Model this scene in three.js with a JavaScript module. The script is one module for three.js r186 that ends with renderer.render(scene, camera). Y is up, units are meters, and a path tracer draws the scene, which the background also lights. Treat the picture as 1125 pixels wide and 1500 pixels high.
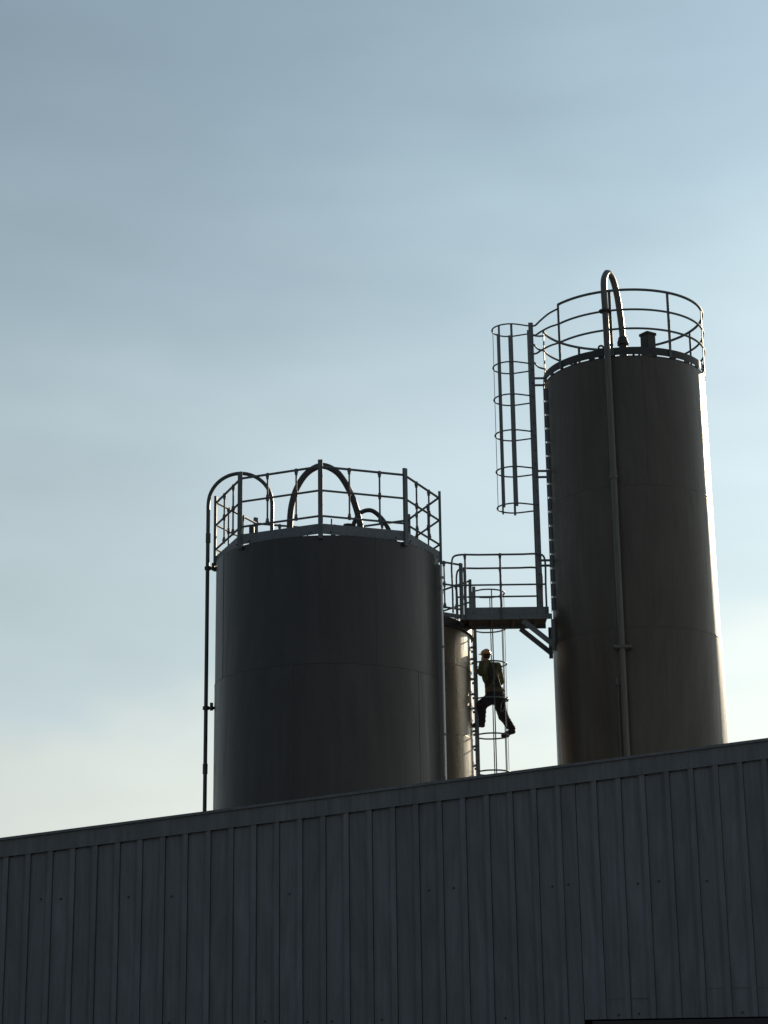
import * as THREE from 'three';
import { mergeGeometries, mergeVertices } from 'three/addons/utils/BufferGeometryUtils.js';
import { ImprovedNoise } from 'three/addons/math/ImprovedNoise.js';

// ---------------------------------------------------------------- camera, sky, sun, exposure
const D = Math.PI / 180;
const scene = new THREE.Scene();
const camera = new THREE.PerspectiveCamera(29.48, 0.75, 0.1, 6000);
camera.rotation.order = 'YXZ';
camera.position.set(0, 1.65, 0);
camera.rotation.set(16.3 * D, 0, -0.77 * D);
scene.add(camera);

const EXPOSURE = 2.2;
const SUN_AZ = 31.5 * D, SUN_EL = 20 * D;
const sunDir = new THREE.Vector3(Math.sin(SUN_AZ) * Math.cos(SUN_EL), Math.sin(SUN_EL), -Math.cos(SUN_AZ) * Math.cos(SUN_EL));
const noise = new ImprovedNoise();
function fbm(x, y, z, o = 4) { let s = 0, a = 0.5, f = 1; for (let i = 0; i < o; i++) { s += a * noise.noise(x * f, y * f, z * f); a *= 0.5; f *= 2.03; } return s; }
const lin = c => { c /= 255; return c <= 0.04045 ? c / 12.92 : Math.pow((c + 0.055) / 1.055, 2.4); };
{
  const stops = [[-10, 214, 216, 208], [0, 233, 236, 228], [7, 237, 242, 234], [10, 231, 239, 234], [11.6, 209, 226, 230], [14.5, 203, 221, 227],
    [17.5, 199, 217, 225], [20.5, 189, 209, 218], [24, 173, 195, 207], [31, 155, 177, 192], [45, 137, 162, 183], [90, 116, 144, 172]];
  const col = el => {
    let i = 0; while (i < stops.length - 2 && el > stops[i + 1][0]) i++;
    const a = stops[i], b = stops[i + 1]; let t = Math.min(1, Math.max(0, (el - a[0]) / (b[0] - a[0])));
    return [1, 2, 3].map(k => lin(a[k] + (b[k] - a[k]) * t));
  };
  const g = c => 0.17 + 0.75 * Math.exp(-Math.acos(Math.min(1, Math.max(-1, c))) / D / 33);
  const W = 2048, H = 1024, data = new Float32Array(W * H * 4);
  for (let j = 0; j < H; j++) {
    const el = ((j + 0.5) / H - 0.5) * Math.PI, y = Math.sin(el), r = Math.cos(el);
    const cc = r * Math.cos(SUN_EL) * Math.cos(SUN_AZ) + y * Math.sin(SUN_EL);   // the centre of the view at this height
    for (let i = 0; i < W; i++) {
      const ph = ((i + 0.5) / W - 0.5) * 2 * Math.PI, x = r * Math.cos(ph), z = r * Math.sin(ph);
      const wisp = fbm(x * 5 + 3, y * 26, z * 5 + 7, 5), bank = fbm(x * 6, y * 14 + 2, z * 6, 4), veil = fbm(x * 3 + 9, y * 9 + x * 4, z * 3, 4);
      const e = el / D + bank * 3.4 - 7 * x;
      const c = col(Math.max(-10, e));
      let k = g(x * sunDir.x + y * sunDir.y + z * sunDir.z) / g(cc);
      k = 1 + (k - 1) * (k > 1 ? 0.8 : 1.02);
      k *= 1 + wisp * 0.1 + veil * 0.1;
      const o = (j * W + i) * 4;
      for (let q = 0; q < 3; q++) data[o + q] = c[q] * k / EXPOSURE;
      data[o + 3] = 1;
    }
  }
  const sky = new THREE.DataTexture(data, W, H, THREE.RGBAFormat, THREE.FloatType);
  sky.mapping = THREE.EquirectangularReflectionMapping; sky.magFilter = sky.minFilter = THREE.LinearFilter;
  sky.wrapS = THREE.RepeatWrapping; sky.needsUpdate = true;
  scene.background = sky; scene.environment = sky;
}
const sun = new THREE.DirectionalLight(new THREE.Color(1, 0.86, 0.64), 5);
sun.position.copy(sunDir).multiplyScalar(120).add(new THREE.Vector3(0, 5, -35));
sun.target.position.set(0, 5, -35); scene.add(sun, sun.target);
sun.castShadow = true; sun.shadow.mapSize.set(4096, 4096); sun.shadow.bias = -0.0004;
Object.assign(sun.shadow.camera, { left: -40, right: 40, top: 40, bottom: -40, near: 1, far: 300 });
const renderer = new THREE.WebGLRenderer({ antialias: true });
renderer.toneMapping = THREE.LinearToneMapping;
renderer.toneMappingExposure = EXPOSURE;
renderer.shadowMap.enabled = true;

// ---------------------------------------------------------------- helpers
let seed = 20240;
const rnd = () => { seed = (seed * 1664525 + 1013904223) >>> 0; return seed / 4294967296; };
const V = (x, y, z) => new THREE.Vector3(x, y, z);
const used = {};
function numbered(n) { if (!(n in used)) { used[n] = 0; return n; } used[n]++; return n + '_' + String(used[n]).padStart(3, '0'); }
function thing(name, label, category, pos = [0, 0, 0], group) {
  const o = new THREE.Group(); o.name = numbered(name); o.position.set(...pos); o.userData = { label, category };
  if (group) o.userData.group = group;
  scene.add(o); return o;
}
function part(name, geo, m, parent, label) {
  const o = new THREE.Mesh(geo, m); o.name = name; o.castShadow = o.receiveShadow = true;
  if (label) o.userData.label = label;
  parent.add(o); return o;
}
// world-space geometry moved into a thing's own frame
function at(parent, geo) { return geo.translate(-parent.position.x, -parent.position.y, -parent.position.z); }
const UP = V(0, 1, 0);
function bar(p, q, r, seg = 10) {
  const d = q.clone().sub(p), g = new THREE.CylinderGeometry(r, r, d.length(), seg, 1);
  g.applyQuaternion(new THREE.Quaternion().setFromUnitVectors(UP, d.clone().normalize()));
  return g.translate((p.x + q.x) / 2, (p.y + q.y) / 2, (p.z + q.z) / 2);
}
function roundedSection(w, d, c) {
  const s = new THREE.Shape(), a = w / 2, b = d / 2;
  s.moveTo(-a + c, -b); s.lineTo(a - c, -b); s.lineTo(a, -b + c); s.lineTo(a, b - c); s.lineTo(a - c, b); s.lineTo(-a + c, b); s.lineTo(-a, b - c); s.lineTo(-a, -b + c); s.closePath();
  return s;
}
// box section along p -> q with chamfered edges, w across `side`, d the other way
function beam(p, q, w, d, side = V(1, 0, 0), c = 0.004) {
  const dir = q.clone().sub(p), L = dir.length(); dir.normalize();
  const g = new THREE.ExtrudeGeometry(roundedSection(w, d, Math.min(c, w * 0.3, d * 0.3)), { depth: L, bevelEnabled: false });
  const s = side.clone().addScaledVector(dir, -side.dot(dir)).normalize(), t = dir.clone().cross(s);
  g.applyMatrix4(new THREE.Matrix4().makeBasis(s, t, dir).setPosition(p));
  return g;
}
function tube(pts, r, n = 48, seg = 10, closed = false, tension = 0.5) {
  return new THREE.TubeGeometry(new THREE.CatmullRomCurve3(pts, closed, 'centripetal', tension), n, r, seg, closed);
}
function ringStrip(R0, R1, y0, y1, seg = 96, a0 = 0, a1 = 2 * Math.PI) {   // a ring with a square section
  const g = new THREE.LatheGeometry([[R0, y0], [R1, y0], [R1, y0], [R1, y1], [R1, y1], [R0, y1], [R0, y1], [R0, y0]].map(p => new THREE.Vector2(...p)), seg, a0, a1 - a0);
  g.computeVertexNormals(); return g.toNonIndexed ? flat(g) : g;
}
function flat(g) { const h = g.index ? g.toNonIndexed() : g; h.computeVertexNormals(); return h; }
function ring(R, y, r, a0, a1, n = 80) {   // part of a circle as points: x = R sin a, z = R cos a
  const p = []; for (let i = 0; i <= n; i++) { const a = a0 + (a1 - a0) * i / n; p.push(V(R * Math.sin(a), y, R * Math.cos(a))); }
  return tube(p, r, n, 10);
}
const pol = (c, R, a, y) => V(c[0] + R * Math.sin(a), y, c[1] + R * Math.cos(a));

// ---------------------------------------------------------------- textures and materials
function dataTex(w, h, fn, srgb = false) {
  const d = new Uint8Array(w * h * 4);
  for (let j = 0; j < h; j++) for (let i = 0; i < w; i++) { const c = fn(i / w, j / h), o = (j * w + i) * 4; for (let k = 0; k < 3; k++) d[o + k] = Math.max(0, Math.min(255, c[k] * 255)); d[o + 3] = 255; }
  const t = new THREE.DataTexture(d, w, h); t.magFilter = THREE.LinearFilter; t.minFilter = THREE.LinearMipmapLinearFilter; t.generateMipmaps = true;
  t.wrapS = t.wrapT = THREE.RepeatWrapping; if (srgb) t.colorSpace = THREE.SRGBColorSpace; t.needsUpdate = true; return t;
}
const per = (u, v, fu, fv, s, o = 4) => {   // noise that closes round u and v
  const a = u * 2 * Math.PI, b = v * 2 * Math.PI;
  return fbm(Math.cos(a) * fu + s, Math.sin(a) * fu + Math.cos(b) * fv, Math.sin(b) * fv + s * 2, o);
};
// tank paint: rain streaks, chalky patches
const streaks = (amp, warm, s) => dataTex(1024, 512, (u, v) => {
  const st = per(u, v, 12, 0.8, s, 5), pa = per(u, v, 2.2, 1.6, s + 5, 5), fi = per(u, v, 30, 30, s + 9, 2);
  const k = 0.86 + amp * (st * 0.55 + pa * 1.2) + fi * 0.05;
  const b = Math.max(0, per(u, v, 9, 0.7, s + 14, 4)) * warm;
  return [k + b * 0.25, k + b * 0.08, k - b * 0.2];
}, true);
const dents = dataTex(512, 512, (u, v) => { const k = 0.5 + 0.35 * per(u, v, 2.2, 1.2, 3, 3) + 0.12 * per(u, v, 14, 9, 8, 3); return [k, k, k]; });
const roughT = dataTex(512, 512, (u, v) => { const k = 0.78 + 0.35 * per(u, v, 9, 1.5, 31, 4) + 0.15 * per(u, v, 25, 25, 7, 3); return [k, k, k]; });
const galvT = dataTex(256, 256, (u, v) => { const k = 0.85 + 0.3 * per(u, v, 5, 5, 4, 4); return [k, k * 1.0, k * 1.0]; }, true);
const wallT = dataTex(512, 512, (u, v) => { const k = 0.88 + 0.16 * per(u, v, 3, 1.2, 40, 5) + 0.13 * per(u, v, 13, 1.0, 44, 3) + 0.06 * per(u, v, 40, 40, 2, 2); return [k, k, k]; }, true);
const groundT = dataTex(512, 512, (u, v) => { const k = 0.8 + 0.3 * per(u, v, 3, 3, 60, 5) + 0.2 * per(u, v, 40, 40, 3, 2); return [k, k, k]; }, true);
const rep = (t, x, y) => { const c = t.clone(); c.repeat.set(x, y); c.needsUpdate = true; return c; };
const rgb = (r, g, b) => new THREE.Color().setRGB(r, g, b);
const mat = (c, roughness, o = {}) => new THREE.MeshStandardMaterial({ color: c, roughness, metalness: 0, ...o });
const M = {
  tankB: mat(rgb(0.042, 0.0425, 0.046), 0.48, { metalness: 0.15, map: streaks(0.13, 0.1, 11), bumpMap: dents, bumpScale: 0.006, roughnessMap: roughT }),
  tankT: mat(rgb(0.098, 0.086, 0.076), 0.52, { metalness: 0.3, map: streaks(0.11, 0.35, 21), bumpMap: dents, bumpScale: 0.006, roughnessMap: roughT }),
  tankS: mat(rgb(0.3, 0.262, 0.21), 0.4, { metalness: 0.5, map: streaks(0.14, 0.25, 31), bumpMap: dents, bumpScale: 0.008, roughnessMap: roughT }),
  galv: mat(rgb(0.19, 0.215, 0.245), 0.62, { metalness: 0.1, map: galvT }),
  galvPale: mat(rgb(0.3, 0.31, 0.32), 0.45, { metalness: 0.3, map: galvT }),
  railB: mat(rgb(0.13, 0.158, 0.178), 0.68, { metalness: 0.0, map: galvT }),
  clampRed: mat(rgb(0.16, 0.09, 0.085), 0.6, { map: galvT }),
  pipeDark: mat(rgb(0.07, 0.075, 0.08), 0.45, { map: galvT }),
  pipeT: mat(rgb(0.14, 0.132, 0.12), 0.42, { map: galvT }),
  rubber: mat(rgb(0.035, 0.036, 0.04), 0.55),
  darkSteel: mat(rgb(0.04, 0.04, 0.043), 0.55, { map: galvT }),
  rust: mat(rgb(0.1, 0.065, 0.045), 0.85, { map: galvT }),
  wall: [0.94, 1, 1.05].map((k, i) => mat(rgb(0.175 * k, 0.192 * k, 0.222 * k), 0.58, { map: rep(wallT, 1, 1) })),
  flash: mat(rgb(0.155, 0.171, 0.196), 0.55, { map: rep(wallT, 1, 1) }),
  screw: mat(rgb(0.03, 0.03, 0.032), 0.6),
  door: mat(rgb(0.035, 0.028, 0.03), 0.7, { map: galvT }),
  roof: mat(rgb(0.12, 0.13, 0.14), 0.6, { map: rep(wallT, 1, 1) }),
  ground: mat(rgb(0.06, 0.06, 0.06), 0.95, { map: rep(groundT, 400, 400) }),
  skin: mat(rgb(0.36, 0.2, 0.14), 0.55),
  hair: mat(rgb(0.03, 0.022, 0.018), 0.8),
  shirt: mat(rgb(0.12, 0.135, 0.06), 0.9, { map: galvT }),
  vest: mat(rgb(0.022, 0.028, 0.026), 0.9),
  trousers: mat(rgb(0.018, 0.019, 0.023), 0.9),
  boots: mat(rgb(0.02, 0.022, 0.02), 0.7),
  helmet: mat(rgb(0.44, 0.21, 0.115), 0.4),
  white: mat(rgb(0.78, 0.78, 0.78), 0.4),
  strap: mat(rgb(0.1, 0.07, 0.04), 0.8),
};

// ---------------------------------------------------------------- ground
{
  const g = new THREE.PlaneGeometry(4000, 4000); g.rotateX(-Math.PI / 2);
  const o = part('ground', g, M.ground, scene); o.userData = { kind: 'structure', label: 'grey asphalt yard around the building and tanks', category: 'ground' };
}

// ---------------------------------------------------------------- the clad building in front
{
  const YAW = 9 * D, O = V(0, 0, -21.95);
  const b = thing('industrial_building', 'low building clad in dark grey ribbed metal sheets with sloping roof edge', 'building', [0, 0, -21.95]);
  b.rotation.y = -YAW;           // local x runs along the wall, local z points out of it
  const U0 = -9.2, U1 = 9.6, DEPTH = 7;
  const line = u => 4.600 + 0.0926 * u;     // underside of the roof-edge flashing
  function prism(pts, y0f, y1f) {           // pts: outline in (u, n), counter-clockwise from above
    const P = [], uv = []; const n = pts.length;
    const tri = (a, b2, c) => { for (const q of [a, b2, c]) { P.push(q[0], q[1], q[2]); uv.push(q[0] * 0.31 + q[2] * 0.3 + pts.off, q[1] * 0.21); } };
    for (let i = 0; i < n; i++) {
      const [u, d] = pts[i], [v, e] = pts[(i + 1) % n];
      const A = [u, y0f(u), d], B = [v, y0f(v), e], C = [v, y1f(v), e], Dd = [u, y1f(u), d];
      tri(A, B, C); tri(A, C, Dd);
    }
    const sh = THREE.ShapeUtils.triangulateShape(pts.map(p => new THREE.Vector2(p[0], -p[1])), []);
    for (const [i, j, k] of sh) {
      const f = (q, yf) => [pts[q][0], yf(pts[q][0]), pts[q][1]];
      tri(f(i, y1f), f(j, y1f), f(k, y1f)); tri(f(i, y0f), f(k, y0f), f(j, y0f));
    }
    const g = new THREE.BufferGeometry(); g.setAttribute('position', new THREE.Float32BufferAttribute(P, 3)); g.setAttribute('uv', new THREE.Float32BufferAttribute(uv, 2));
    g.computeVertexNormals(); return g;
  }
  const joints = [];
  for (let k = 42; k >= 0; k--) { const u = 1.941 - 0.2655 * k; if (u > U0) joints.push(u); }
  joints.push(2.108);
  for (let k = 0; k < 40; k++) { const u = 2.345 + 0.2675 * k; if (u < U1) joints.push(u); }
  const DOOR0 = 2.2, DOOR1 = 6.6, DOORTOP = 2.236;
  const doorSide = joints.filter(u => u <= DOOR0).pop();
  const screwG = new THREE.CylinderGeometry(0.011, 0.013, 0.014, 6).rotateX(Math.PI / 2);
  for (let i = 0; i < joints.length - 1; i++) {
    const a = joints[i], w = joints[i + 1] - a, odd = Math.abs(a - 1.941) < 0.01, jig = (rnd() - 0.5) * 0.005;
    const z = jig;
    const pts = odd ? [[a + 0.003, -0.03], [a + w - 0.002, -0.03], [a + w - 0.002, z + 0.004], [a + 0.003, z]]
      : [[a + 0.005, -0.03], [a + w - 0.001, -0.03], [a + w - 0.001, z + 0.024], [a + w - 0.006, z + 0.028], [a + w - 0.054, z + 0.028], [a + w - 0.09, z], [a + 0.005, z]];
    pts.off = rnd() * 7;
    const overDoor = a >= doorSide - 0.01 && a < DOOR1;
    const p = part('cladding_panel', prism(pts, () => overDoor ? DOORTOP + 0.02 : 0.06, u => line(u) + (odd || u > a + w - 0.06 ? 0.1 : -0.02)), M.wall[Math.floor(rnd() * 3)], b);
    for (const [y, pr] of [[3.69, 0.45], [2.3, 0.4]]) if (rnd() < pr) {
      const s = part('screw', screwG, M.screw, p); s.position.set(a + 0.05 + rnd() * 0.09, y + (rnd() - 0.5) * 0.03, z + 0.005);
    }
  }
  // sheet laps above the door
  const bx = (x0, x1, y0, y1, z0, z1) => new THREE.BoxGeometry(x1 - x0, y1 - y0, z1 - z0).translate((x0 + x1) / 2, (y0 + y1) / 2, (z0 + z1) / 2);
  part('lap_strip', bx(2.37, 2.9, 2.468, 2.476, -0.01, 0.007), M.wall[0], b);
  part('lap_strip', bx(3.42, 4.9, 2.556, 2.564, -0.01, 0.007), M.wall[0], b);
  // roof-edge flashing in lengths with laps
  const cuts = [-9.3, -6.4, -3.4, -0.35, 2.72, 5.75, 9.7];
  for (let i = 0; i < cuts.length - 1; i++) {
    const a = cuts[i] + 0.001, c = cuts[i + 1], z = 0.036 + (i % 2) * 0.003;
    const pts = [[a, -0.05], [c, -0.05], [c, z], [a, z]]; pts.off = i * 1.7;
    const f = part('edge_flashing', prism(pts, u => line(u), u => line(u) + 0.19), M.flash, b);
    const lip = [[a, -0.05], [c, -0.05], [c, z + 0.022], [a, z + 0.022]]; lip.off = i;
    part('flashing_lip', prism(lip, u => line(u) + 0.192, u => line(u) + 0.222), M.flash, f);
    const shadePts = [[a, -0.0345], [c - 0.001, -0.0345], [c - 0.001, -0.0305], [a, -0.0305]]; shadePts.off = i + 3;
    part('shade_strip', prism(shadePts, u => line(u) - 0.06, u => line(u) - 0.002), M.screw, f);  // near-black strip paints the shadow line under the flashing, between the ribs
  }
  // the rest of the shell
  const box = (u0, u1, n0, n1, y0, y1f, m, name) => { const pts = [[u0, n0], [u1, n0], [u1, n1], [u0, n1]]; pts.off = 0; return part(name, prism(pts, () => y0, y1f), m, b); };
  const roofPts = [[U0 - 0.09, -DEPTH], [U1 + 0.09, -DEPTH], [U1 + 0.09, -0.052], [U0 - 0.09, -0.052]]; roofPts.off = 0;
  part('roof_sheet', prism(roofPts, u => line(u) + 0.12, u => line(u) + 0.2), M.roof, b);
  box(U0, U0 + 0.12, -DEPTH + 0.1, -0.15, 0, u => line(u) + 0.118, M.wall[1], 'side_wall');
  box(U1 - 0.12, U1, -DEPTH + 0.1, -0.15, 0, u => line(u) + 0.118, M.wall[1], 'side_wall');
  box(U0, U1, -DEPTH + 0.0, -DEPTH + 0.098, 0, u => line(u) + 0.118, M.wall[1], 'back_wall');
  box(U0, doorSide, -0.14, -0.035, 0, u => line(u) + 0.118, M.wall[1], 'wall_core');
  box(DOOR1 + 0.2, U1, -0.14, -0.035, 0, u => line(u) + 0.118, M.wall[1], 'wall_core');
  box(doorSide + 0.001, DOOR1 + 0.199, -0.14, -0.035, DOORTOP + 0.02, u => line(u) + 0.118, M.wall[1], 'wall_core');
  const door = new THREE.Group(); door.name = 'roller_door'; b.add(door);
  for (let k = 0; k < 22; k++) part('slat', bx(DOOR0 + 0.05, DOOR1, 0.01 + k * 0.1, 0.105 + k * 0.1, -0.1 + 0.004 * (k % 2), -0.07), M.door, door);
  part('door_hood', bx(DOOR0, DOOR1 + 0.1, DOORTOP - 0.14, DOORTOP, -0.06, 0.16), M.door, door);
  part('door_jamb', bx(doorSide + 0.08, DOOR0 + 0.049, 0.01, DOORTOP - 0.142, -0.12, 0.05), M.door, door);
  part('door_jamb', bx(DOOR1 + 0.001, DOOR1 + 0.18, 0.01, DOORTOP - 0.142, -0.12, 0.05), M.door, door);
}

// ---------------------------------------------------------------- tanks
function shell(t, m, courses, name = 'shell_course') {
  // courses: [y0, y1, R]
  for (const [y0, y1, R] of courses) {
    const g = new THREE.CylinderGeometry(R, R, y1 - y0, 128, 6, true); g.rotateY(1.3 + y0);
    const uv = g.attributes.uv; for (let i = 0; i < uv.count; i++) uv.setXY(i, uv.getX(i) * 2, (y0 + uv.getY(i) * (y1 - y0)) / 12);
    g.translate(0, (y0 + y1) / 2, 0);
    part(name, g, m, t);
  }
}
function weld(t, R, y, m) { part('weld_seam', new THREE.TorusGeometry(R, 0.004, 6, 128).rotateX(Math.PI / 2).translate(0, y, 0), m, t); }
function vweld(t, R, a, y0, y1, m) { part('weld_seam', bar(V(R * Math.sin(a), y0, R * Math.cos(a)), V(R * Math.sin(a), y1, R * Math.cos(a)), 0.005, 6), m, t); }
function roofCap(t, R, y, rise, m) {
  part('roof_plate', new THREE.LatheGeometry([[R + 0.02, y - 0.03], [R + 0.02, y], [R * 0.5, y + rise * 0.6], [0.001, y + rise]].map(p => new THREE.Vector2(...p)), 96), m, t);
}
// wide dark tank on the left
const CB = [-1.06, -35], RB = 2.065, YB = 10.87;
{
  const t = thing('storage_tank', 'wide dark charcoal cylindrical tank, leftmost and nearest', 'storage tank', [CB[0], 0, CB[1]]);
  shell(t, M.tankB, [[0, 2.86, RB + 0.012], [2.86, 5.72, RB + 0.006], [5.72, 8.575, RB + 0.006], [8.575, YB, RB]]);
  for (const y of [2.86, 5.72, 8.575]) weld(t, RB + 0.006, y, M.tankB);
  vweld(t, RB, 26 * D, 8.58, YB, M.tankB); vweld(t, RB + 0.005, -15 * D, 5.73, 8.57, M.tankB); vweld(t, RB + 0.005, 52 * D, 5.73, 8.57, M.tankB); vweld(t, RB, -64 * D, 8.58, YB, M.tankB);
  roofCap(t, RB - 0.02, YB, 0.2, M.tankB);
  // small roof fittings behind the toe board
  part('roof_nozzle', new THREE.CylinderGeometry(0.09, 0.2, 0.5, 14).translate(-0.66 - CB[0], 11.2, -34.3 - CB[1]), M.darkSteel, t);
  part('roof_nozzle', new THREE.CylinderGeometry(0.05, 0.05, 0.5, 12).translate(-2.42 - CB[0], 11.15, -34.2 - CB[1]), M.darkSteel, t);
  part('roof_bracket', beam(V(-0.93 - CB[0], 10.9, -33.05 - CB[1]), V(-0.93 - CB[0], 11.2, -33.05 - CB[1]), 0.025, 0.03), M.darkSteel, t);
  part('roof_hatch', new THREE.CylinderGeometry(0.3, 0.32, 0.2, 24).translate(0.3, 11.1, -0.7), M.darkSteel, t);
}
// slim shaded tank in the middle, behind
const CS = [0.03, -40.4], RS = 1.775, YS = 10.82;
{
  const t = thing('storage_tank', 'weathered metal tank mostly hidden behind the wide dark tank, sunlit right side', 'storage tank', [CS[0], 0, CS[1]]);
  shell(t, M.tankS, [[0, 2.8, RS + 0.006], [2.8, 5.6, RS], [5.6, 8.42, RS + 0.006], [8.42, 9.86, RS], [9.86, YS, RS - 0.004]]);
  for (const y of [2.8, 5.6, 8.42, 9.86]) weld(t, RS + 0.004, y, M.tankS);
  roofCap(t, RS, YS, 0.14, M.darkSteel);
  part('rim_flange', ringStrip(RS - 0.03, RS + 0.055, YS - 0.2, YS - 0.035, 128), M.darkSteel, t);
}
// tall tank on the right
const CT = [5.17, -39.2], RT = 1.7, YT = 15.9;
{
  const t = thing('storage_tank', 'tall slender brown grey cylindrical tank on the right', 'storage tank', [CT[0], 0, CT[1]]);
  shell(t, M.tankT, [[0, 3.6, RT + 0.03], [3.6, 7.0, RT + 0.026], [7.0, 10.18, RT + 0.026], [10.18, 13.12, RT + 0.004], [13.12, YT, RT]]);
  part('lap_ring', ringStrip(RT - 0.02, RT + 0.03, 10.17, 10.186, 128), M.tankT, t);
  for (const y of [3.6, 7.0, 13.12]) weld(t, RT + (y < 10 ? 0.026 : 0.003), y, M.tankT);
  vweld(t, RT, 6 * D, 13.13, YT, M.tankT); vweld(t, RT + 0.002, -48 * D, 10.21, 13.1, M.tankT); vweld(t, RT + 0.025, -36 * D, 7.02, 10.15, M.tankT); vweld(t, RT, -22 * D, 15.0, YT, M.tankT);
  roofCap(t, RT - 0.02, YT - 0.01, 0.1, M.darkSteel);
  part('rim_ring', ringStrip(RT + 0.004, RT + 0.02, YT + 0.02, YT + 0.18, 128), M.darkSteel, t);
  for (let k = 0; k < 26; k++) {
    const a = (k / 26 + 0.004 * Math.sin(k * 7)) * 2 * Math.PI, w = 0.05 + 0.12 * Math.abs(Math.sin(k * 3.7));
    part('rim_lug', new THREE.BoxGeometry(w, 0.05, 0.012).rotateY(a).translate((RT + 0.008) * Math.sin(a), YT + 0.012, (RT + 0.008) * Math.cos(a)), M.darkSteel, t);
  }
  const nx = 5.07 - CT[0], nz = -38.3 - CT[1];
  part('roof_nozzle', new THREE.CylinderGeometry(0.085, 0.085, 0.56, 20).translate(nx, 16.16, nz), M.darkSteel, t);
  const e = part('lifting_eye', new THREE.TorusGeometry(0.05, 0.022, 8, 16).translate(4.53 - CT[0], 16.13, -37.66 - CT[1]), M.darkSteel, t);
  part('eye_plate', new THREE.BoxGeometry(0.12, 0.3, 0.03).translate(4.53 - CT[0], 15.98, -37.69 - CT[1]), M.darkSteel, e);
}
// vent box on the tall tank
{
  const t = thing('vent_box', 'dark square vent housing on the roof of the tall tank', 'vent', [5.6, 15.9, -38.3]);
  const s = new THREE.ExtrudeGeometry(roundedSection(0.24, 0.24, 0.02), { depth: 0.74, bevelEnabled: false }).rotateX(-Math.PI / 2).rotateY(0.6);
  part('housing', s, M.darkSteel, t);
  const c = new THREE.ExtrudeGeometry(roundedSection(0.27, 0.27, 0.02), { depth: 0.03, bevelEnabled: true, bevelSize: 0.006, bevelThickness: 0.01, bevelSegments: 1 }).rotateX(-Math.PI / 2).rotateY(0.6).translate(0, 0.74, 0);
  part('lid', c, M.darkSteel, t);
  part('base_collar', new THREE.CylinderGeometry(0.2, 0.22, 0.16, 20).translate(0, 0.09, 0), M.darkSteel, t);
}

// ---------------------------------------------------------------- guard rails
const knuckG = mergeGeometries([new THREE.SphereGeometry(0.036, 10, 8), new THREE.CylinderGeometry(0.028, 0.028, 0.11, 10)]);
function octRail(label, C, R, A0, ys, post, skip, m, toe, kMat) {
  // ys: rail heights top to bottom; post: [y0, y1]
  const t = thing('guard_rail', label, 'guard rail', [C[0], post[0], C[1]], 'guard rails on the tanks');
  const P = (a, y) => pol([0, 0], R, a, y - post[0]);
  for (let k = 0; k < 8; k++) {
    const a = A0 + k * 45 * D, b = a + 45 * D, s = V(Math.cos(a), 0, -Math.sin(a));
    part('post', beam(P(a, post[0]), P(a, post[1]), 0.085, 0.05, s), m, t);
    if (skip.includes(k)) continue;
    const p0 = P(a, 0), p1 = P(b, 0);
    for (const y of ys) {
      const r = y === ys[0] ? 0.022 : 0.02;
      part('rail', bar(P(a, y).multiply(V(0.992, 1, 0.992)), P(b, y).multiply(V(0.992, 1, 0.992)), r), m, t);
    }
    for (const f of [0.34, 0.7]) {
      const q = y => { const c = p0.clone().lerp(p1, f).multiply(V(0.992, 0, 0.992)); c.y = y - post[0]; return c; };
      const st = part('stanchion', bar(q(ys[2]), q(ys[0]), 0.017), m, t);
      for (const [i, y] of ys.entries()) { const kn = part('clamp', knuckG, i === 1 ? kMat : m, st); kn.position.copy(q(y - (i === 0 ? 0.03 : i === 2 ? -0.03 : 0))); }
    }
    if (toe) {
      const a1 = P(a, 0), b1 = P(b, 0), n = V(Math.sin((a + b) / 2), 0, Math.cos((a + b) / 2));
      const y = (toe[0] + toe[1]) / 2 - post[0];
      a1.y = b1.y = y; const d = b1.clone().sub(a1).normalize();
      part('toe_board', beam(a1.clone().addScaledVector(d, 0.03).addScaledVector(n, -0.012), b1.clone().addScaledVector(d, -0.03).addScaledVector(n, -0.012), toe[1] - toe[0], 0.012, UP, 0.002), M.galv, t);
      for (const f of [0.12, 0.88]) { const c = P(a, 0).lerp(P(b, 0), f).addScaledVector(n, 0.0); const bo = part('bolt', new THREE.CylinderGeometry(0.014, 0.014, 0.03, 6).rotateX(Math.PI / 2).rotateY((a + b) / 2), M.darkSteel, t); bo.position.set(c.x, y - 0.05, c.z); }
    }
  }
  return t;
}
octRail('eight sided grey guard rail with toe boards around the top of the wide dark tank', CB, 2.105, -1.6 * D, [12.13, 11.69, 11.22], [10.8, 12.25], [], M.railB, [10.895, 11.08], M.clampRed);
octRail('grey guard rail on the hidden middle tank beside the walkway', CS, 1.85, 12.5 * D, [12.0, 11.53, 11.04], [10.7, 12.03], [1], M.railB, [10.84, 10.93], M.railB);

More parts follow.
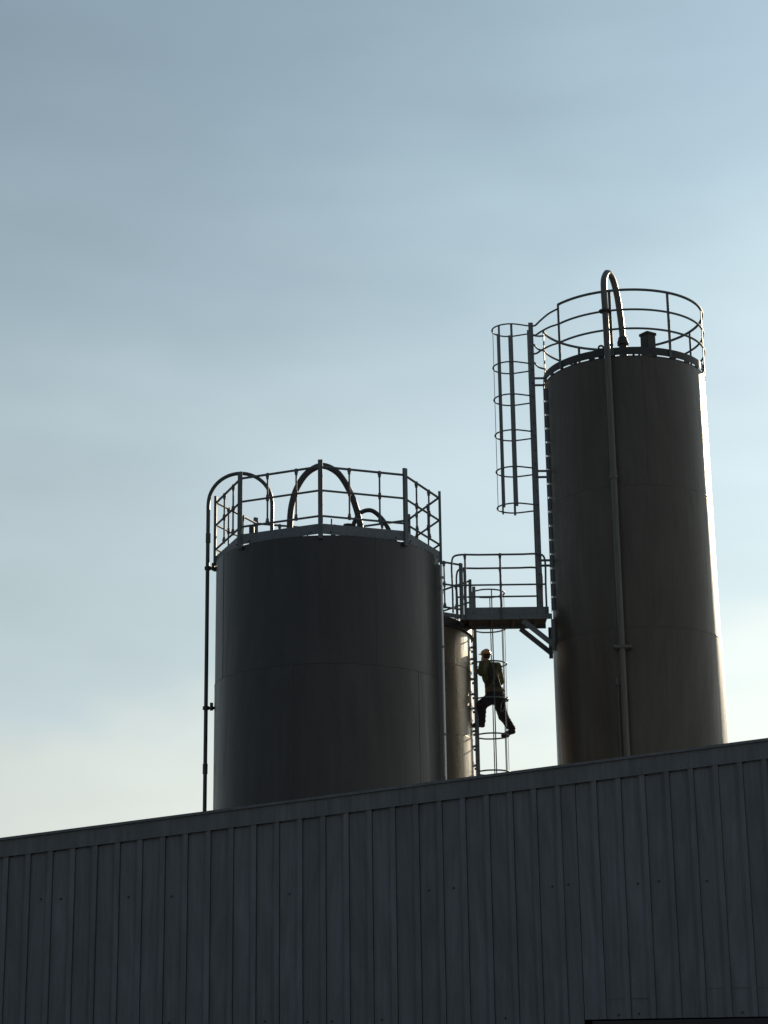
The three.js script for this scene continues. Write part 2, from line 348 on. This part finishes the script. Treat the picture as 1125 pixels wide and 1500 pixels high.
// ---------------------------------------------------------------- tall tank: round guard rail
{
  const R = 1.735, t = thing('guard_rail', 'round three bar guard rail on top of the tall tank', 'guard rail', [CT[0], 15.9, CT[1]], 'guard rails on the tanks');
  const ys = [17.34, 16.9, 16.48];
  const angs = [-56, -14.5, 27, 70, 114, 160, 206, 250].map(a => a * D);
  for (const y of ys) part('rail', ring(R, y - 15.9, y === ys[0] ? 0.028 : 0.023, angs[0], angs[7], 120), M.railB, t);
  for (const a of angs) part('post', beam(pol([0, 0], R, a, 0.0), pol([0, 0], R, a, 1.45), 0.062, 0.02, V(Math.cos(a), 0, -Math.sin(a))), M.railB, t);
  const loc = (x, y, z) => V(x - CT[0], y - 15.9, z - CT[1]);
  for (const [k, y0, y1] of [[0, 17.25, 17.17], [1, 16.9, 16.95], [2, 16.48, 16.53]]) {
    const n = pol([0, 0], R, angs[0], y0 - 15.9), f = pol([0, 0], R, angs[7], y0 - 15.9);
    const sn = loc(3.22, y1, -38.99), sf = loc(3.22, y1 - 0.04, -39.42);
    for (const [p, q, sg] of [[n, sn, 1], [f, sf, -1]])
      part('return_rail', tube([p, p.clone().lerp(q, 0.3).add(V(-0.02, 0, 0.03 * sg)), p.clone().lerp(q, 0.72).add(V(0.03, 0, 0.03 * sg)), q.clone().add(V(0.06, 0, 0)), q], 0.021, 24, 8), M.railB, t);
  }
}

// ---------------------------------------------------------------- caged ladders
function cagedLadder(name, label, X, Z, dirX, y0, y1, hoops, reach, verts, cageY, brackets, wallX, st, m, mv) {
  // stiles at Z +- 0.23; the cage stands off towards dirX
  const t = thing(name, label, 'ladder', [X, y0, Z], 'caged ladders');
  const L = (x, y, z) => V(x - X, y - y0, z - Z), S = 0.215;
  for (const s of [1, -1]) part('stile', beam(L(X, y0, Z + s * S), L(X, y1, Z + s * S), st, 0.03, V(1, 0, 0)), m, t);
  const rungG = bar(V(0, 0, -S - 0.024), V(0, 0, S + 0.024), 0.015, 8);
  for (let y = y0 + 0.2; y < y1 - 1.05; y += 0.3) { const r = part('rung', rungG, M.darkSteel, t); r.position.set(0, y - y0, 0); }
  const r = 0.37, cx = X + dirX * (reach - r);
  const hp = a => [cx + dirX * r * Math.cos(a), Z + r * Math.sin(a)];
  for (const y of hoops) {
    const pts = [L(X + dirX * st * 0.4, y, Z + S + 0.02)];
    for (let a = 110; a >= -110; a -= 10) { const [x, z] = hp(a * D); if ((x - X) * dirX > 0.05) pts.push(L(x, y, z)); }
    pts.push(L(X + dirX * st * 0.4, y, Z - S - 0.02));
    part('cage_hoop', tube(pts, 0.017, 60, 8), m, t);
  }
  for (const a of verts) {
    const x = cx + dirX * (r - 0.018) * Math.cos(a * D), z = Z + (r - 0.018) * Math.sin(a * D);
    part('cage_bar', beam(L(x, cageY[0], z), L(x, cageY[1], z), mv, 0.01, V(Math.sin(a * D), 0, -dirX * Math.cos(a * D)), 0.002), m, t);
  }
  for (const y of brackets) for (const s of [1, -1]) part('wall_bracket', beam(L(X, y, Z + s * S), L(wallX, y, Z + s * S), 0.05, 0.012, UP, 0.002), m, t);
  return t;
}
cagedLadder('caged_ladder', 'grey ladder with hooped safety cage rising beside the tall tank', 3.2, -39.2, -1, 10.86, 17.24,
  [17.16, 16.3, 15.57, 14.77, 13.96, 13.16], 0.82, [0, 48, -48, 94, -94], [13.1, 17.18], [15.97, 13.9, 11.96], 3.5, 0.1, M.galv, 0.05);
cagedLadder('caged_ladder', 'caged ladder on the middle tank that the worker climbs', 1.885, -40.4, 1, 0.0, 11.72,
  [11.62, 10.85, 10.08, 9.31, 8.55, 7.78, 7.0, 6.2, 5.4, 4.6, 3.8, 3.0], 0.665, [0, 30, -30, 78, -78], [2.9, 11.64], [10.4, 10.15, 9.72, 9.4, 9.1, 8.62, 8.3, 7.9, 6.0, 4.0, 1.5], 1.77, 0.07, M.galv, 0.024);

// cable tray against the tall tank
{
  const t = thing('cable_tray', 'slim perforated cable tray running up the left edge of the tall tank', 'cable tray', [3.465, 10.86, -38.98]);
  for (const x of [-0.042, 0.045]) part('side_rail', beam(V(x, 0, 0), V(x, 4.95, 0), 0.012, 0.05), M.galv, t);
  const g = new THREE.BoxGeometry(0.07, 0.26, 0.02);
  for (let k = 0; k < 16; k++) part('tray_plate', g, M.galv, t).position.set(0, 0.16 + k * 0.305, 0.012);
  for (const y of [0.4, 2.4, 4.4]) part('tray_bracket', beam(V(0.03, y, 0), V(0.14, y, -0.06), 0.04, 0.012, UP), M.galv, t);
}

// ---------------------------------------------------------------- walkway between the tanks
{
  const zn = -38.93, zf = -39.85, x0 = 1.56, x1 = 3.46;
  const t = thing('walkway', 'short grey steel walkway with toe boards joining the middle and tall tanks', 'walkway', [2.5, 10.7, -39.39]);
  const L = (x, y, z) => V(x - 2.5, y - 10.7, z + 39.39);
  for (const z of [zn - 0.02, zf + 0.02]) {
    part('side_channel', beam(L(x0, 10.765, z), L(x1 - (z > -39 ? 0.04 : 0.1), 10.765, z), 0.11, 0.04, UP), M.galv, t);
    const tb = part('toe_board', beam(L(1.66, 10.895, z), L(3.36, 10.895, z), 0.145, 0.012, UP, 0.002), M.galv, t);
    for (const x of [1.8, 2.38, 3.1]) part('toe_bolt', new THREE.CylinderGeometry(0.014, 0.014, 0.03, 6).rotateX(Math.PI / 2).translate(...L(x, 10.86, z).toArray()), M.darkSteel, tb);
  }
  for (let k = 0; k < 4; k++) { const z = zf + 0.06 + k * 0.2; part('deck_plank', beam(L(x0, 10.79, z + 0.1), L(x1 - 0.12, 10.79, z + 0.1), 0.035, 0.19, UP), M.rust, t); }
  for (const x of [1.75, 2.2, 2.65, 3.1]) part('cross_member', beam(L(x, 10.738, zf + 0.042), L(x, 10.738, zn - 0.042), 0.05, 0.06, UP), M.rust, t);
  for (const z of [zn - 0.06, zf + 0.1]) {
    part('strut', beam(L(2.82, 10.69, z), L(3.47, 10.14, z), 0.1, 0.06, UP), M.galv, t);
    part('wall_plate', beam(L(3.44, 10.05, z), L(3.44, 10.709, z), 0.08, 0.05), M.galv, t);
  }
  for (const [z, yt, ym, ps, xl, xr] of [[zn + 0.03, 12.075, 11.43, [1.66, 2.385], 1.39, 3.31], [zf - 0.03, 12.04, 11.42, [1.68, 2.44], 1.52, 3.31]]) {
    const c = 0.13, lab = undefined;
    const pts = [L(xl, 10.85, z), L(xl, 11.3, z), L(xl, yt - c, z), L(xl + 0.035, yt - 0.035, z), L(xl + c, yt, z), L(2.0, yt, z), L(2.8, yt, z), L(xr - c, yt, z), L(xr - 0.035, yt - 0.035, z), L(xr, yt - c, z), L(xr, 11.4, z), L(xr, 10.85, z)];
    part('handrail', tube(pts, 0.021, 140, 10), M.railB, t, lab);
    part('mid_rail', bar(L(xl, ym, z), L(xr, ym, z), 0.019), M.railB, t);
    for (const x of ps) {
      const p = part('handrail_post', bar(L(x, 10.72, z), L(x, yt, z), 0.022), M.railB, t);
      for (const y of [ym, yt - 0.03]) part('clamp', knuckG, M.railB, p).position.copy(L(x, y, z));
    }
  }
}

// ---------------------------------------------------------------- pipes and hoses
function clampSet(t, m, p, toward, w = 0.09) {   // split clamp and the arm to the shell
  const c = part('pipe_clamp', new THREE.CylinderGeometry(w, w, 0.06, 14).translate(p.x, p.y, p.z), m, t);
  part('clamp_arm', beam(p, toward, 0.05, 0.03, UP), m, c);
  part('clamp_bolt', new THREE.CylinderGeometry(0.03, 0.03, 0.14, 8).translate(p.x + (toward.x - p.x) * 0.55, p.y + 0.02, p.z + (toward.z - p.z) * 0.55 + 0.03), m, c);
}
{
  const o = V(-3.29, 0, -35), t = thing('fill_pipe', 'thin dark pipe standing left of the wide tank, bent over its rail', 'pipe', o.toArray());
  const pts = [V(0, 0, 0), V(0, 4, 0), V(0, 8, 0), V(-0.004, 11.2, 0), V(-0.004, 11.9, 0)];
  for (let a = 180; a >= 0; a -= 15) pts.push(V(0.593 + 0.597 * Math.cos(a * D), 12.08 + 0.6 * Math.sin(a * D), 0));
  pts.push(V(1.19, 11.8, 0), V(1.19, 11.3, 0), V(1.19, 10.9, 0));
  part('pipe', tube(pts, 0.036, 220, 12), M.pipeDark, t);
  for (const y of [11.42, 7.1]) part('pipe_sleeve', new THREE.CylinderGeometry(0.046, 0.046, 0.18, 14).translate(0, y, 0), M.pipeDark, t);
  part('pipe_sleeve', new THREE.CylinderGeometry(0.055, 0.055, 0.14, 14).translate(1.19, 11.0, 0), M.pipeDark, t);
  for (const y of [10.84, 8.21, 5.2, 2.2]) clampSet(t, M.darkSteel, V(0, y, 0), V(0.19, y, 0), 0.06);
}
{
  const t = thing('hose', 'thick black hose arching over the roof of the wide tank', 'hose', [-1.06, 10.9, -34.0]);
  const L = (x, y) => V(x + 1.06, y - 10.9, 0);
  part('hose_tube', tube([L(-1.71, 10.98), L(-1.715, 11.35), L(-1.68, 11.75), L(-1.57, 12.1), L(-1.37, 12.38), L(-1.12, 12.49), L(-0.86, 12.37), L(-0.66, 12.08), L(-0.51, 11.68), L(-0.43, 11.3), L(-0.4, 10.98)], 0.058, 100, 14), M.rubber, t);
  for (const x of [-1.71, -0.4]) part('hose_coupling', new THREE.CylinderGeometry(0.085, 0.1, 0.16, 16).translate(x + 1.06, 0.1, 0), M.darkSteel, t);
}
{
  const t = thing('hose', 'short low black hose beside the arching hose on the wide tank', 'hose', [-0.15, 10.95, -34.15]);
  const L = (x, y) => V(x + 0.15, y - 10.95, 0);
  part('hose_tube', tube([L(-0.6, 11.02), L(-0.56, 11.4), L(-0.42, 11.63), L(-0.24, 11.67), L(-0.06, 11.53), L(0.08, 11.3), L(0.16, 11.02)], 0.042, 60, 12), M.rubber, t);
  part('hose_coupling', new THREE.CylinderGeometry(0.07, 0.08, 0.12, 14).translate(0.31, 0.1, 0), M.darkSteel, t);
}
{
  const o = V(4.63, 0, -37.4), t = thing('fill_pipe', 'brown grey pipe up the front of the tall tank, hooked over its rail', 'pipe', o.toArray());
  const L = (x, y, z) => V(x - o.x, y, z - o.z);
  part('pipe', tube([L(4.63, 0, -37.4), L(4.63, 5, -37.4), L(4.63, 10, -37.4), L(4.63, 15, -37.4), L(4.62, 16.8, -37.4), L(4.615, 17.3, -37.42), L(4.64, 17.6, -37.5), L(4.735, 17.81, -37.66), L(4.85, 17.79, -37.86), L(4.955, 17.53, -38.06), L(5.02, 17.15, -38.19), L(5.06, 16.75, -38.27), L(5.07, 16.42, -38.3)], 0.066, 200, 16), M.pipeT, t);
  const collar = (y, r, h) => part('pipe_collar', new THREE.CylinderGeometry(r, r, h, 20).translate(0, y, 0), M.pipeT, t);
  collar(13.25, 0.085, 0.07); collar(13.33, 0.074, 0.12); collar(5.5, 0.085, 0.1);
  const c = part('pipe_clamp', beam(V(-0.17, 9.76, 0.0), V(0.19, 9.76, 0.0), 0.07, 0.17, UP, 0.02), M.pipeT, t);
  part('clamp_arm', beam(V(0, 9.76, 0.0), V(0.0, 9.76, -0.12), 0.06, 0.04, UP), M.pipeT, c);
  part('pipe_clamp', new THREE.TorusGeometry(0.085, 0.03, 8, 20).rotateX(Math.PI / 2).scale(1.25, 1, 1).translate(-0.008, 16.84, 0), M.darkSteel, t);
  const nzl = part('end_flange', new THREE.CylinderGeometry(0.12, 0.12, 0.07, 20).translate(5.07 - o.x, 16.47, -38.3 - o.z), M.darkSteel, t);
  part('hose_cuff', new THREE.CylinderGeometry(0.09, 0.11, 0.1, 20).translate(5.07 - o.x, 16.555, -38.3 - o.z), M.darkSteel, nzl);
  for (const y of [3, 6.5, 12.2, 15.0]) part('clamp_arm', beam(V(0, y, 0.0), V(0.03, y, -0.16), 0.05, 0.03, UP), M.pipeT, t);
}
{
  const t = thing('conduit', 'thin cable conduit low on the tall tank beside its front pipe', 'conduit', [4.5, 0, -37.55]);
  part('conduit_tube', bar(V(0.03, 0, 0.06), V(0.03, 9.05, 0.06), 0.018), M.pipeT, t);
  part('junction_box', new THREE.BoxGeometry(0.09, 0.14, 0.08).translate(0.03, 9.1, 0.03), M.pipeT, t);
}
{
  const t = thing('cable_duct', 'dark vertical duct on the right flank of the wide tank', 'duct', [0.93, 0, -34.55]);
  for (const [a, b2] of [[0, 3.2], [3.205, 6.8], [6.805, 10.72]]) part('duct_length', beam(V(0, a, 0), V(0, b2, 0), 0.15, 0.12, V(0.9, 0, -0.3), 0.02), M.pipeDark, t);
  for (const y of [3.2, 6.8, 10.3]) part('duct_strap', beam(V(0, y - 0.04, 0), V(0, y + 0.04, 0), 0.165, 0.135, V(0.9, 0, -0.3)), M.pipeDark, t);
  const u = thing('conduit', 'thin white tube added for the bright line beside the dark duct on the wide tank', 'conduit', [1.035, 0, -34.6]);
  part('conduit_tube', bar(V(0, 0, 0), V(0, 10.75, 0), 0.022, 12), M.white, u);  // added white tube and clips, standing in for a bright line on the flank
  for (const y of [2, 4, 6, 7.6, 9.2, 10.5]) part('added_clip', beam(V(0.01, y - 0.02, 0), V(0.01, y + 0.02, 0), 0.056, 0.05), M.galvPale, u);
}

// ---------------------------------------------------------------- the worker
function surfaceNet(f, lo, hi, h) {      // mesh of f = 0 on a grid
  const n = [0, 1, 2].map(k => Math.ceil((hi[k] - lo[k]) / h) + 1), [nx, ny, nz] = n;
  const F = new Float32Array(nx * ny * nz), id = (i, j, k) => (k * ny + j) * nx + i;
  for (let k = 0; k < nz; k++) for (let j = 0; j < ny; j++) for (let i = 0; i < nx; i++) F[id(i, j, k)] = f(lo[0] + i * h, lo[1] + j * h, lo[2] + k * h);
  const vi = new Int32Array(nx * ny * nz).fill(-1), P = [], I = [];
  for (let k = 0; k < nz - 1; k++) for (let j = 0; j < ny - 1; j++) for (let i = 0; i < nx - 1; i++) {
    let c = 0, x = 0, y = 0, z = 0; const s = [];
    for (let q = 0; q < 8; q++) s.push(F[id(i + (q & 1), j + (q >> 1 & 1), k + (q >> 2))]);
    for (let q = 0; q < 8; q++) for (let ax = 0; ax < 3; ax++) {
      const m = q | (1 << ax); if (m === q) continue;
      if ((s[q] < 0) !== (s[m] < 0)) { const t = s[q] / (s[q] - s[m]); x += (q & 1) + (ax === 0 ? t : 0); y += (q >> 1 & 1) + (ax === 1 ? t : 0); z += (q >> 2) + (ax === 2 ? t : 0); c++; }
    }
    if (c) { vi[id(i, j, k)] = P.length / 3; P.push(lo[0] + (i + x / c) * h, lo[1] + (j + y / c) * h, lo[2] + (k + z / c) * h); }
  }
  const quad = (a, b, c, d, flip) => { if (a < 0 || b < 0 || c < 0 || d < 0) return; if (flip) I.push(a, c, b, a, d, c); else I.push(a, b, c, a, c, d); };
  for (let k = 1; k < nz - 1; k++) for (let j = 1; j < ny - 1; j++) for (let i = 1; i < nx - 1; i++) {
    const v = F[id(i, j, k)] < 0;
    if (v !== (F[id(i + 1, j, k)] < 0)) quad(vi[id(i, j - 1, k - 1)], vi[id(i, j, k - 1)], vi[id(i, j, k)], vi[id(i, j - 1, k)], !v);
    if (v !== (F[id(i, j + 1, k)] < 0)) quad(vi[id(i - 1, j, k - 1)], vi[id(i - 1, j, k)], vi[id(i, j, k)], vi[id(i, j, k - 1)], !v);
    if (v !== (F[id(i, j, k + 1)] < 0)) quad(vi[id(i - 1, j - 1, k)], vi[id(i, j - 1, k)], vi[id(i, j, k)], vi[id(i - 1, j, k)], !v);
  }
  const g = new THREE.BufferGeometry(); g.setAttribute('position', new THREE.Float32BufferAttribute(P, 3)); g.setIndex(I); g.computeVertexNormals();
  const uv = new Float32Array(P.length / 3 * 2); for (let i = 0; i < P.length / 3; i++) { uv[i * 2] = P[i * 3] + P[i * 3 + 2]; uv[i * 2 + 1] = P[i * 3 + 1]; }
  g.setAttribute('uv', new THREE.BufferAttribute(uv, 2)); return g;
}
const cap = (a, b, r0, r1) => {          // tapered capsule
  const bx = b[0] - a[0], by = b[1] - a[1], bz = b[2] - a[2], L = bx * bx + by * by + bz * bz || 1e-9;
  return (x, y, z) => { let t = ((x - a[0]) * bx + (y - a[1]) * by + (z - a[2]) * bz) / L; t = t < 0 ? 0 : t > 1 ? 1 : t; return Math.hypot(x - a[0] - bx * t, y - a[1] - by * t, z - a[2] - bz * t) - (r0 + (r1 - r0) * t); };
};
const smin = (a, b, k) => { const h = Math.max(k - Math.abs(a - b), 0) / k; return Math.min(a, b) - h * h * k * 0.25; };
const union = (fs, k) => (x, y, z) => { let d = fs[0](x, y, z); for (let i = 1; i < fs.length; i++) d = smin(d, fs[i](x, y, z), k); return d; };
const ell = (c, r, M3) => (x, y, z) => {   // ellipsoid, axes given by columns of M3
  const dx = x - c[0], dy = y - c[1], dz = z - c[2]; let s = 0, s2 = 0;
  for (let k = 0; k < 3; k++) { const q = dx * M3[k][0] + dy * M3[k][1] + dz * M3[k][2]; s += (q / r[k]) ** 2; s2 += (q / (r[k] * r[k])) ** 2; }
  const k0 = Math.sqrt(s); return k0 < 1e-6 ? -Math.min(...r) : k0 * (k0 - 1) / Math.sqrt(s2);
};
{
  const o = [2.25, 8.5, -40.4];
  const t = thing('person', 'climber in orange hard hat and dark work clothes, bracing one leg inside the ladder cage', 'person', o);
  const w = (x, y, z) => [x - o[0], y - o[1], z - o[2]];
  const J = {
    pelL: w(2.24, 9.37, -40.33), pelR: w(2.35, 9.37, -40.46), waist: w(2.27, 9.53, -40.4), chest: w(2.21, 9.82, -40.39), upper: w(2.18, 10.02, -40.39), neck: w(2.145, 10.12, -40.39), head: w(2.105, 10.255, -40.4),
    shL: w(2.055, 10.065, -40.27), shR: w(2.35, 10.06, -40.47), elL: w(2.0, 9.84, -40.07), wrL: w(1.945, 9.91, -40.28), elR: w(2.42, 9.75, -40.57), wrR: w(2.285, 9.63, -40.71),
    knL: w(1.985, 9.16, -40.1), anL: w(1.985, 8.83, -40.3), knR: w(2.45, 9.0, -40.55), anR: w(2.625, 8.705, -40.5),
  };
  // facing: left in the picture and away from the camera
  const a = 55 * D, fw = [-Math.cos(a), 0, -Math.sin(a)], rt = [Math.sin(a), 0, -Math.cos(a)], up = [0, 1, 0];
  const tl = 0.16, fwT = [fw[0] * Math.cos(tl), -Math.sin(tl), fw[2] * Math.cos(tl)], upT = [-fw[0] * -Math.sin(tl), Math.cos(tl), fw[2] * Math.sin(tl)];
  const B3 = [rt, [fw[0] * 0.18, 0.98, fw[2] * 0.18], [fw[0] * 0.98, -0.18, fw[2] * 0.98]];
  const torso = union([ell(J.chest, [0.19, 0.2, 0.135], B3), ell(J.upper, [0.205, 0.115, 0.11], B3), ell(J.waist, [0.165, 0.16, 0.125], B3), cap(J.pelL, J.pelR, 0.12, 0.12)], 0.1);
  const armL = union([cap(J.shL, J.elL, 0.07, 0.05), cap(J.elL, J.wrL, 0.05, 0.032)], 0.03), armR = union([cap(J.shR, J.elR, 0.07, 0.05), cap(J.elR, J.wrR, 0.05, 0.032)], 0.03);
  const legL = union([cap(J.pelL, J.knL, 0.1, 0.068), cap(J.knL, J.anL, 0.066, 0.046)], 0.04), legR = union([cap(J.pelR, J.knR, 0.1, 0.068), cap(J.knR, J.anR, 0.066, 0.046)], 0.04);
  const neck = cap(J.neck, J.head, 0.058, 0.052);
  const bodyF = union([torso, armL, armR, legL, legR, neck], 0.06);
  const pieces = [surfaceNet(bodyF, w(1.8, 8.6, -40.85), w(2.8, 10.32, -39.95), 0.014)];
  // head: looks up the ladder, left and away
  const H = J.head, ha = 48 * D, hf = [-Math.cos(ha) * 0.97, 0.1, -Math.sin(ha) * 0.97], hr = [Math.sin(ha), 0, -Math.cos(ha)], hu = [0.1, 0.995, 0.04];
  const hp = (r, u, f) => [H[0] + hr[0] * r + hu[0] * u + hf[0] * f, H[1] + hr[1] * r + hu[1] * u + hf[1] * f, H[2] + hr[2] * r + hu[2] * u + hf[2] * f];
  const H3 = [hr, hu, hf];
  const headF = union([ell(hp(0, 0.02, -0.01), [0.077, 0.108, 0.095], H3), ell(hp(0, -0.06, 0.03), [0.056, 0.065, 0.065], H3), cap(hp(0, 0.0, 0.09), hp(0, -0.035, 0.108), 0.011, 0.016),
    cap(hp(-0.02, -0.068, 0.085), hp(0.02, -0.068, 0.085), 0.011, 0.011), cap(hp(0, -0.1, 0.07), hp(0, -0.105, 0.075), 0.02, 0.018), cap(hp(-0.04, 0.03, 0.08), hp(0.04, 0.03, 0.08), 0.014, 0.014),
    ell(hp(0.08, -0.01, -0.005), [0.014, 0.032, 0.02], H3), ell(hp(-0.08, -0.01, -0.005), [0.014, 0.032, 0.02], H3), cap(J.neck, hp(0, -0.05, -0.02), 0.056, 0.054)], 0.022);
  pieces.push(surfaceNet(headF, [H[0] - 0.16, H[1] - 0.17, H[2] - 0.16], [H[0] + 0.16, H[1] + 0.16, H[2] + 0.16], 0.005));
  // hands closed on a bar: centre c, bar axis A, N towards the palm, T the way the fingers go over
  function handF(c, A, N, T, wrist) {
    const q = (a2, n2, t2) => [0, 1, 2].map(i => c[i] + A[i] * a2 + N[i] * n2 + T[i] * t2), fs = [];
    for (const [k, len] of [[-1.5, 0.9], [-0.5, 1.08], [0.5, 1.02], [1.5, 0.82]]) {
      const aa = k * 0.021, R = 0.027, P = an => q(aa, R * Math.cos(an), R * Math.sin(an));
      let prev = q(aa * 0.95, 0.045, 0.012);
      for (const s of [0.7, 1.5, 2.4, 3.3 * len]) { const nx = P(s); fs.push(cap(prev, nx, 0.0105, 0.0095)); prev = nx; }
    }
    fs.push(cap(q(-0.028, 0.048, -0.012), q(0.028, 0.048, -0.012), 0.02, 0.019), cap(q(-0.026, 0.046, 0.008), q(0.026, 0.046, 0.008), 0.016, 0.015), cap(q(0, 0.055, -0.02), wrist, 0.026, 0.029));
    fs.push(cap(q(-0.03, 0.045, -0.02), q(-0.036, 0.022, -0.024), 0.013, 0.012), cap(q(-0.036, 0.022, -0.024), q(-0.03, -0.008, -0.026), 0.0115, 0.01));
    return union(fs, 0.009);
  }
  const hL = w(1.885, 9.905, -40.3), hR = w(2.26, 9.62, -40.745);
  for (const [c, A, N, T, wr] of [[hL, [0, 0, 1], [1, 0, 0], [0, 1, 0], J.wrL], [hR, [0, 1, 0], [0.55, 0, 0.83], [-0.83, 0, 0.55], J.wrR]])
    pieces.push(surfaceNet(handF(c, A, N, T, wr), [c[0] - 0.11, c[1] - 0.11, c[2] - 0.11], [c[0] + 0.11, c[1] + 0.11, c[2] + 0.11], 0.004));
  part('body', mergeGeometries(pieces), M.skin, t);
  const wr = (x, y, z) => 0.006 * Math.sin(x * 55 + y * 70) * Math.sin(z * 60 - y * 35);
  const beltY = 9.47 - o[1];
  const shirtF = (x, y, z) => Math.max(smin(union([torso], 0.01)(x, y, z), Math.min(armL(x, y, z), armR(x, y, z)) - 0.006, 0.06) - 0.02 - wr(x, y, z), beltY - y - 0.05,
    0.05 - Math.hypot(x - J.wrL[0], y - J.wrL[1], z - J.wrL[2]), 0.05 - Math.hypot(x - J.wrR[0], y - J.wrR[1], z - J.wrR[2]), y - (10.125 - o[1]));
  part('shirt', surfaceNet(shirtF, w(1.85, 9.3, -40.9), w(2.6, 10.25, -39.95), 0.011), M.shirt, t, 'olive green work shirt');
  const trF = (x, y, z) => Math.max(smin(smin(legL(x, y, z), legR(x, y, z), 0.02), Math.max(torso(x, y, z), y - (9.5 - o[1])), 0.05) - 0.034 - wr(x, y, z), y - (9.49 - o[1]));
  part('trousers', surfaceNet(trF, w(1.85, 8.7, -40.9), w(2.8, 9.6, -39.9), 0.011), M.trousers, t, 'dark work trousers');
  // dark sleeveless vest, open at the right shoulder
  const vestF = (x, y, z) => {
    const dx = x - J.chest[0], dz = z - J.chest[2], sr = dx * rt[0] + dz * rt[2];
    return Math.max(torso(x, y, z) - 0.03, y - (10.1 - o[1]), 9.56 - o[1] - y, sr - 0.085, -0.16 - sr);
  };
  part('vest', surfaceNet(vestF, w(1.9, 9.4, -40.75), w(2.55, 10.15, -40.05), 0.01), M.vest, t, 'dark sleeveless vest over the shirt');
  const slab = (nx, ny, nz, d, hw) => (x, y, z) => Math.abs(nx * (x - J.chest[0]) + ny * (y - J.chest[1]) + nz * (z - J.chest[2]) - d) - hw;
  const belts = [slab(0, 1, 0, -0.33, 0.03), slab(rt[0] * 0.9, 0.4, rt[2] * 0.9, 0.02, 0.02), slab(rt[0] * 0.9, -0.4, rt[2] * 0.9, 0.0, 0.02)];
  const harF = (x, y, z) => Math.max(torso(x, y, z) - 0.04, Math.min(...belts.map(b => b(x, y, z))), y - (10.12 - o[1]));
  part('harness', surfaceNet(harF, w(1.9, 9.3, -40.75), w(2.6, 10.15, -40.05), 0.008), M.strap, t, 'fall arrest harness straps');
  part('tool_pouch', new THREE.SphereGeometry(0.07, 16, 12).scale(0.75, 1.25, 0.9).translate(...w(2.44, 9.5, -40.42)), M.vest, t);
  // boots
  const boot = (an, heel, toe, soleDrop) => {
    const F = union([cap(an, [(an[0] + heel[0]) / 2, (an[1] + heel[1]) / 2, (an[2] + heel[2]) / 2], 0.054, 0.05), cap(heel, toe, 0.044, 0.042), cap([(heel[0] + toe[0]) / 2, (heel[1] + toe[1]) / 2 + 0.02, (heel[2] + toe[2]) / 2], toe, 0.045, 0.04), cap(an, heel, 0.05, 0.042)], 0.04);
    const lo = [0, 1, 2].map(i => Math.min(an[i], heel[i], toe[i]) - 0.09), hi = [0, 1, 2].map(i => Math.max(an[i], heel[i], toe[i]) + 0.09);
    return surfaceNet(F, lo, hi, 0.008);
  };
  part('boot', boot(J.anL, w(2.0, 8.765, -40.3), w(1.8, 8.765, -40.34)), M.boots, t);
  part('boot', boot(J.anR, w(2.645, 8.655, -40.495), w(2.44, 8.57, -40.5)), M.boots, t);
  // hard hat: dome, brim, ridge
  const dome = new THREE.SphereGeometry(1, 36, 16, 0, 2 * Math.PI, 0, Math.PI * 0.53).scale(0.102, 0.105, 0.125);
  const brim = new THREE.LatheGeometry([[0.99, 0], [1.16, -0.06], [1.17, -0.02], [0.99, 0.07]].map(p => new THREE.Vector2(...p)), 40).scale(0.102, 0.1, 0.125);
  const bp = brim.attributes.position; for (let i = 0; i < bp.count; i++) if (bp.getZ(i) > 0.06) bp.setZ(i, bp.getZ(i) + (bp.getZ(i) - 0.06) * 0.55);
  brim.computeVertexNormals();
  const ridge = new THREE.TorusGeometry(0.108, 0.012, 8, 24, Math.PI * 0.8).rotateZ(Math.PI * 0.1).rotateY(Math.PI / 2).scale(1, 0.97, 1.1);
  const hm = part('hard_hat', mergeGeometries([dome, brim, ridge].map(g => g.index ? g.toNonIndexed() : g)), M.helmet, t, 'orange hard hat');
  const c = hp(0, 0.045, -0.008);
  const xr = V(...hr).negate().normalize(), zf = V(...hf).normalize(), yu = zf.clone().cross(xr).normalize(); xr.copy(yu.clone().cross(zf));
  hm.applyMatrix4(new THREE.Matrix4().makeBasis(xr, yu, zf).setPosition(...c));
  part('hair', surfaceNet((x, y, z) => Math.max(ell(hp(0, 0.015, -0.018), [0.083, 0.105, 0.098], H3)(x, y, z), (x - H[0]) * hf[0] + (z - H[2]) * hf[2] - 0.03, (H[1] - 0.065) - y), [H[0] - 0.14, H[1] - 0.1, H[2] - 0.14], [H[0] + 0.14, H[1] + 0.14, H[2] + 0.14], 0.007), M.hair, t);
  for (const s of [-1, 1]) part('eye', new THREE.SphereGeometry(0.011, 10, 8).translate(...hp(0.03 * s, 0.008, 0.082)), M.hair, t);
}
{ // fall-arrest lanyard hanging in a loop from the harness
  const t = thing('lanyard', 'safety lanyard hanging in a loop behind the climber', 'lanyard', [2.44, 9.2, -40.3]);
  const L = (x, y, z) => V(x - 2.44, y - 9.2, z + 40.3);
  part('rope', tube([L(2.4, 9.44, -40.31), L(2.47, 9.36, -40.29), L(2.48, 9.2, -40.29), L(2.45, 9.08, -40.3), L(2.405, 9.05, -40.3), L(2.4, 9.2, -40.28), L(2.44, 9.26, -40.27), L(2.5, 9.29, -40.26), L(2.53, 9.31, -40.27)], 0.013, 70, 8), M.galv, t);
  part('snap_hook', new THREE.TorusGeometry(0.035, 0.009, 8, 18).scale(0.8, 1.3, 1).translate(0.09, 0.1, 0.03), M.galvPale, t);
}

scene.traverse(o => { if (o.isMesh) { o.castShadow = true; o.receiveShadow = true; } });
renderer.render(scene, camera);
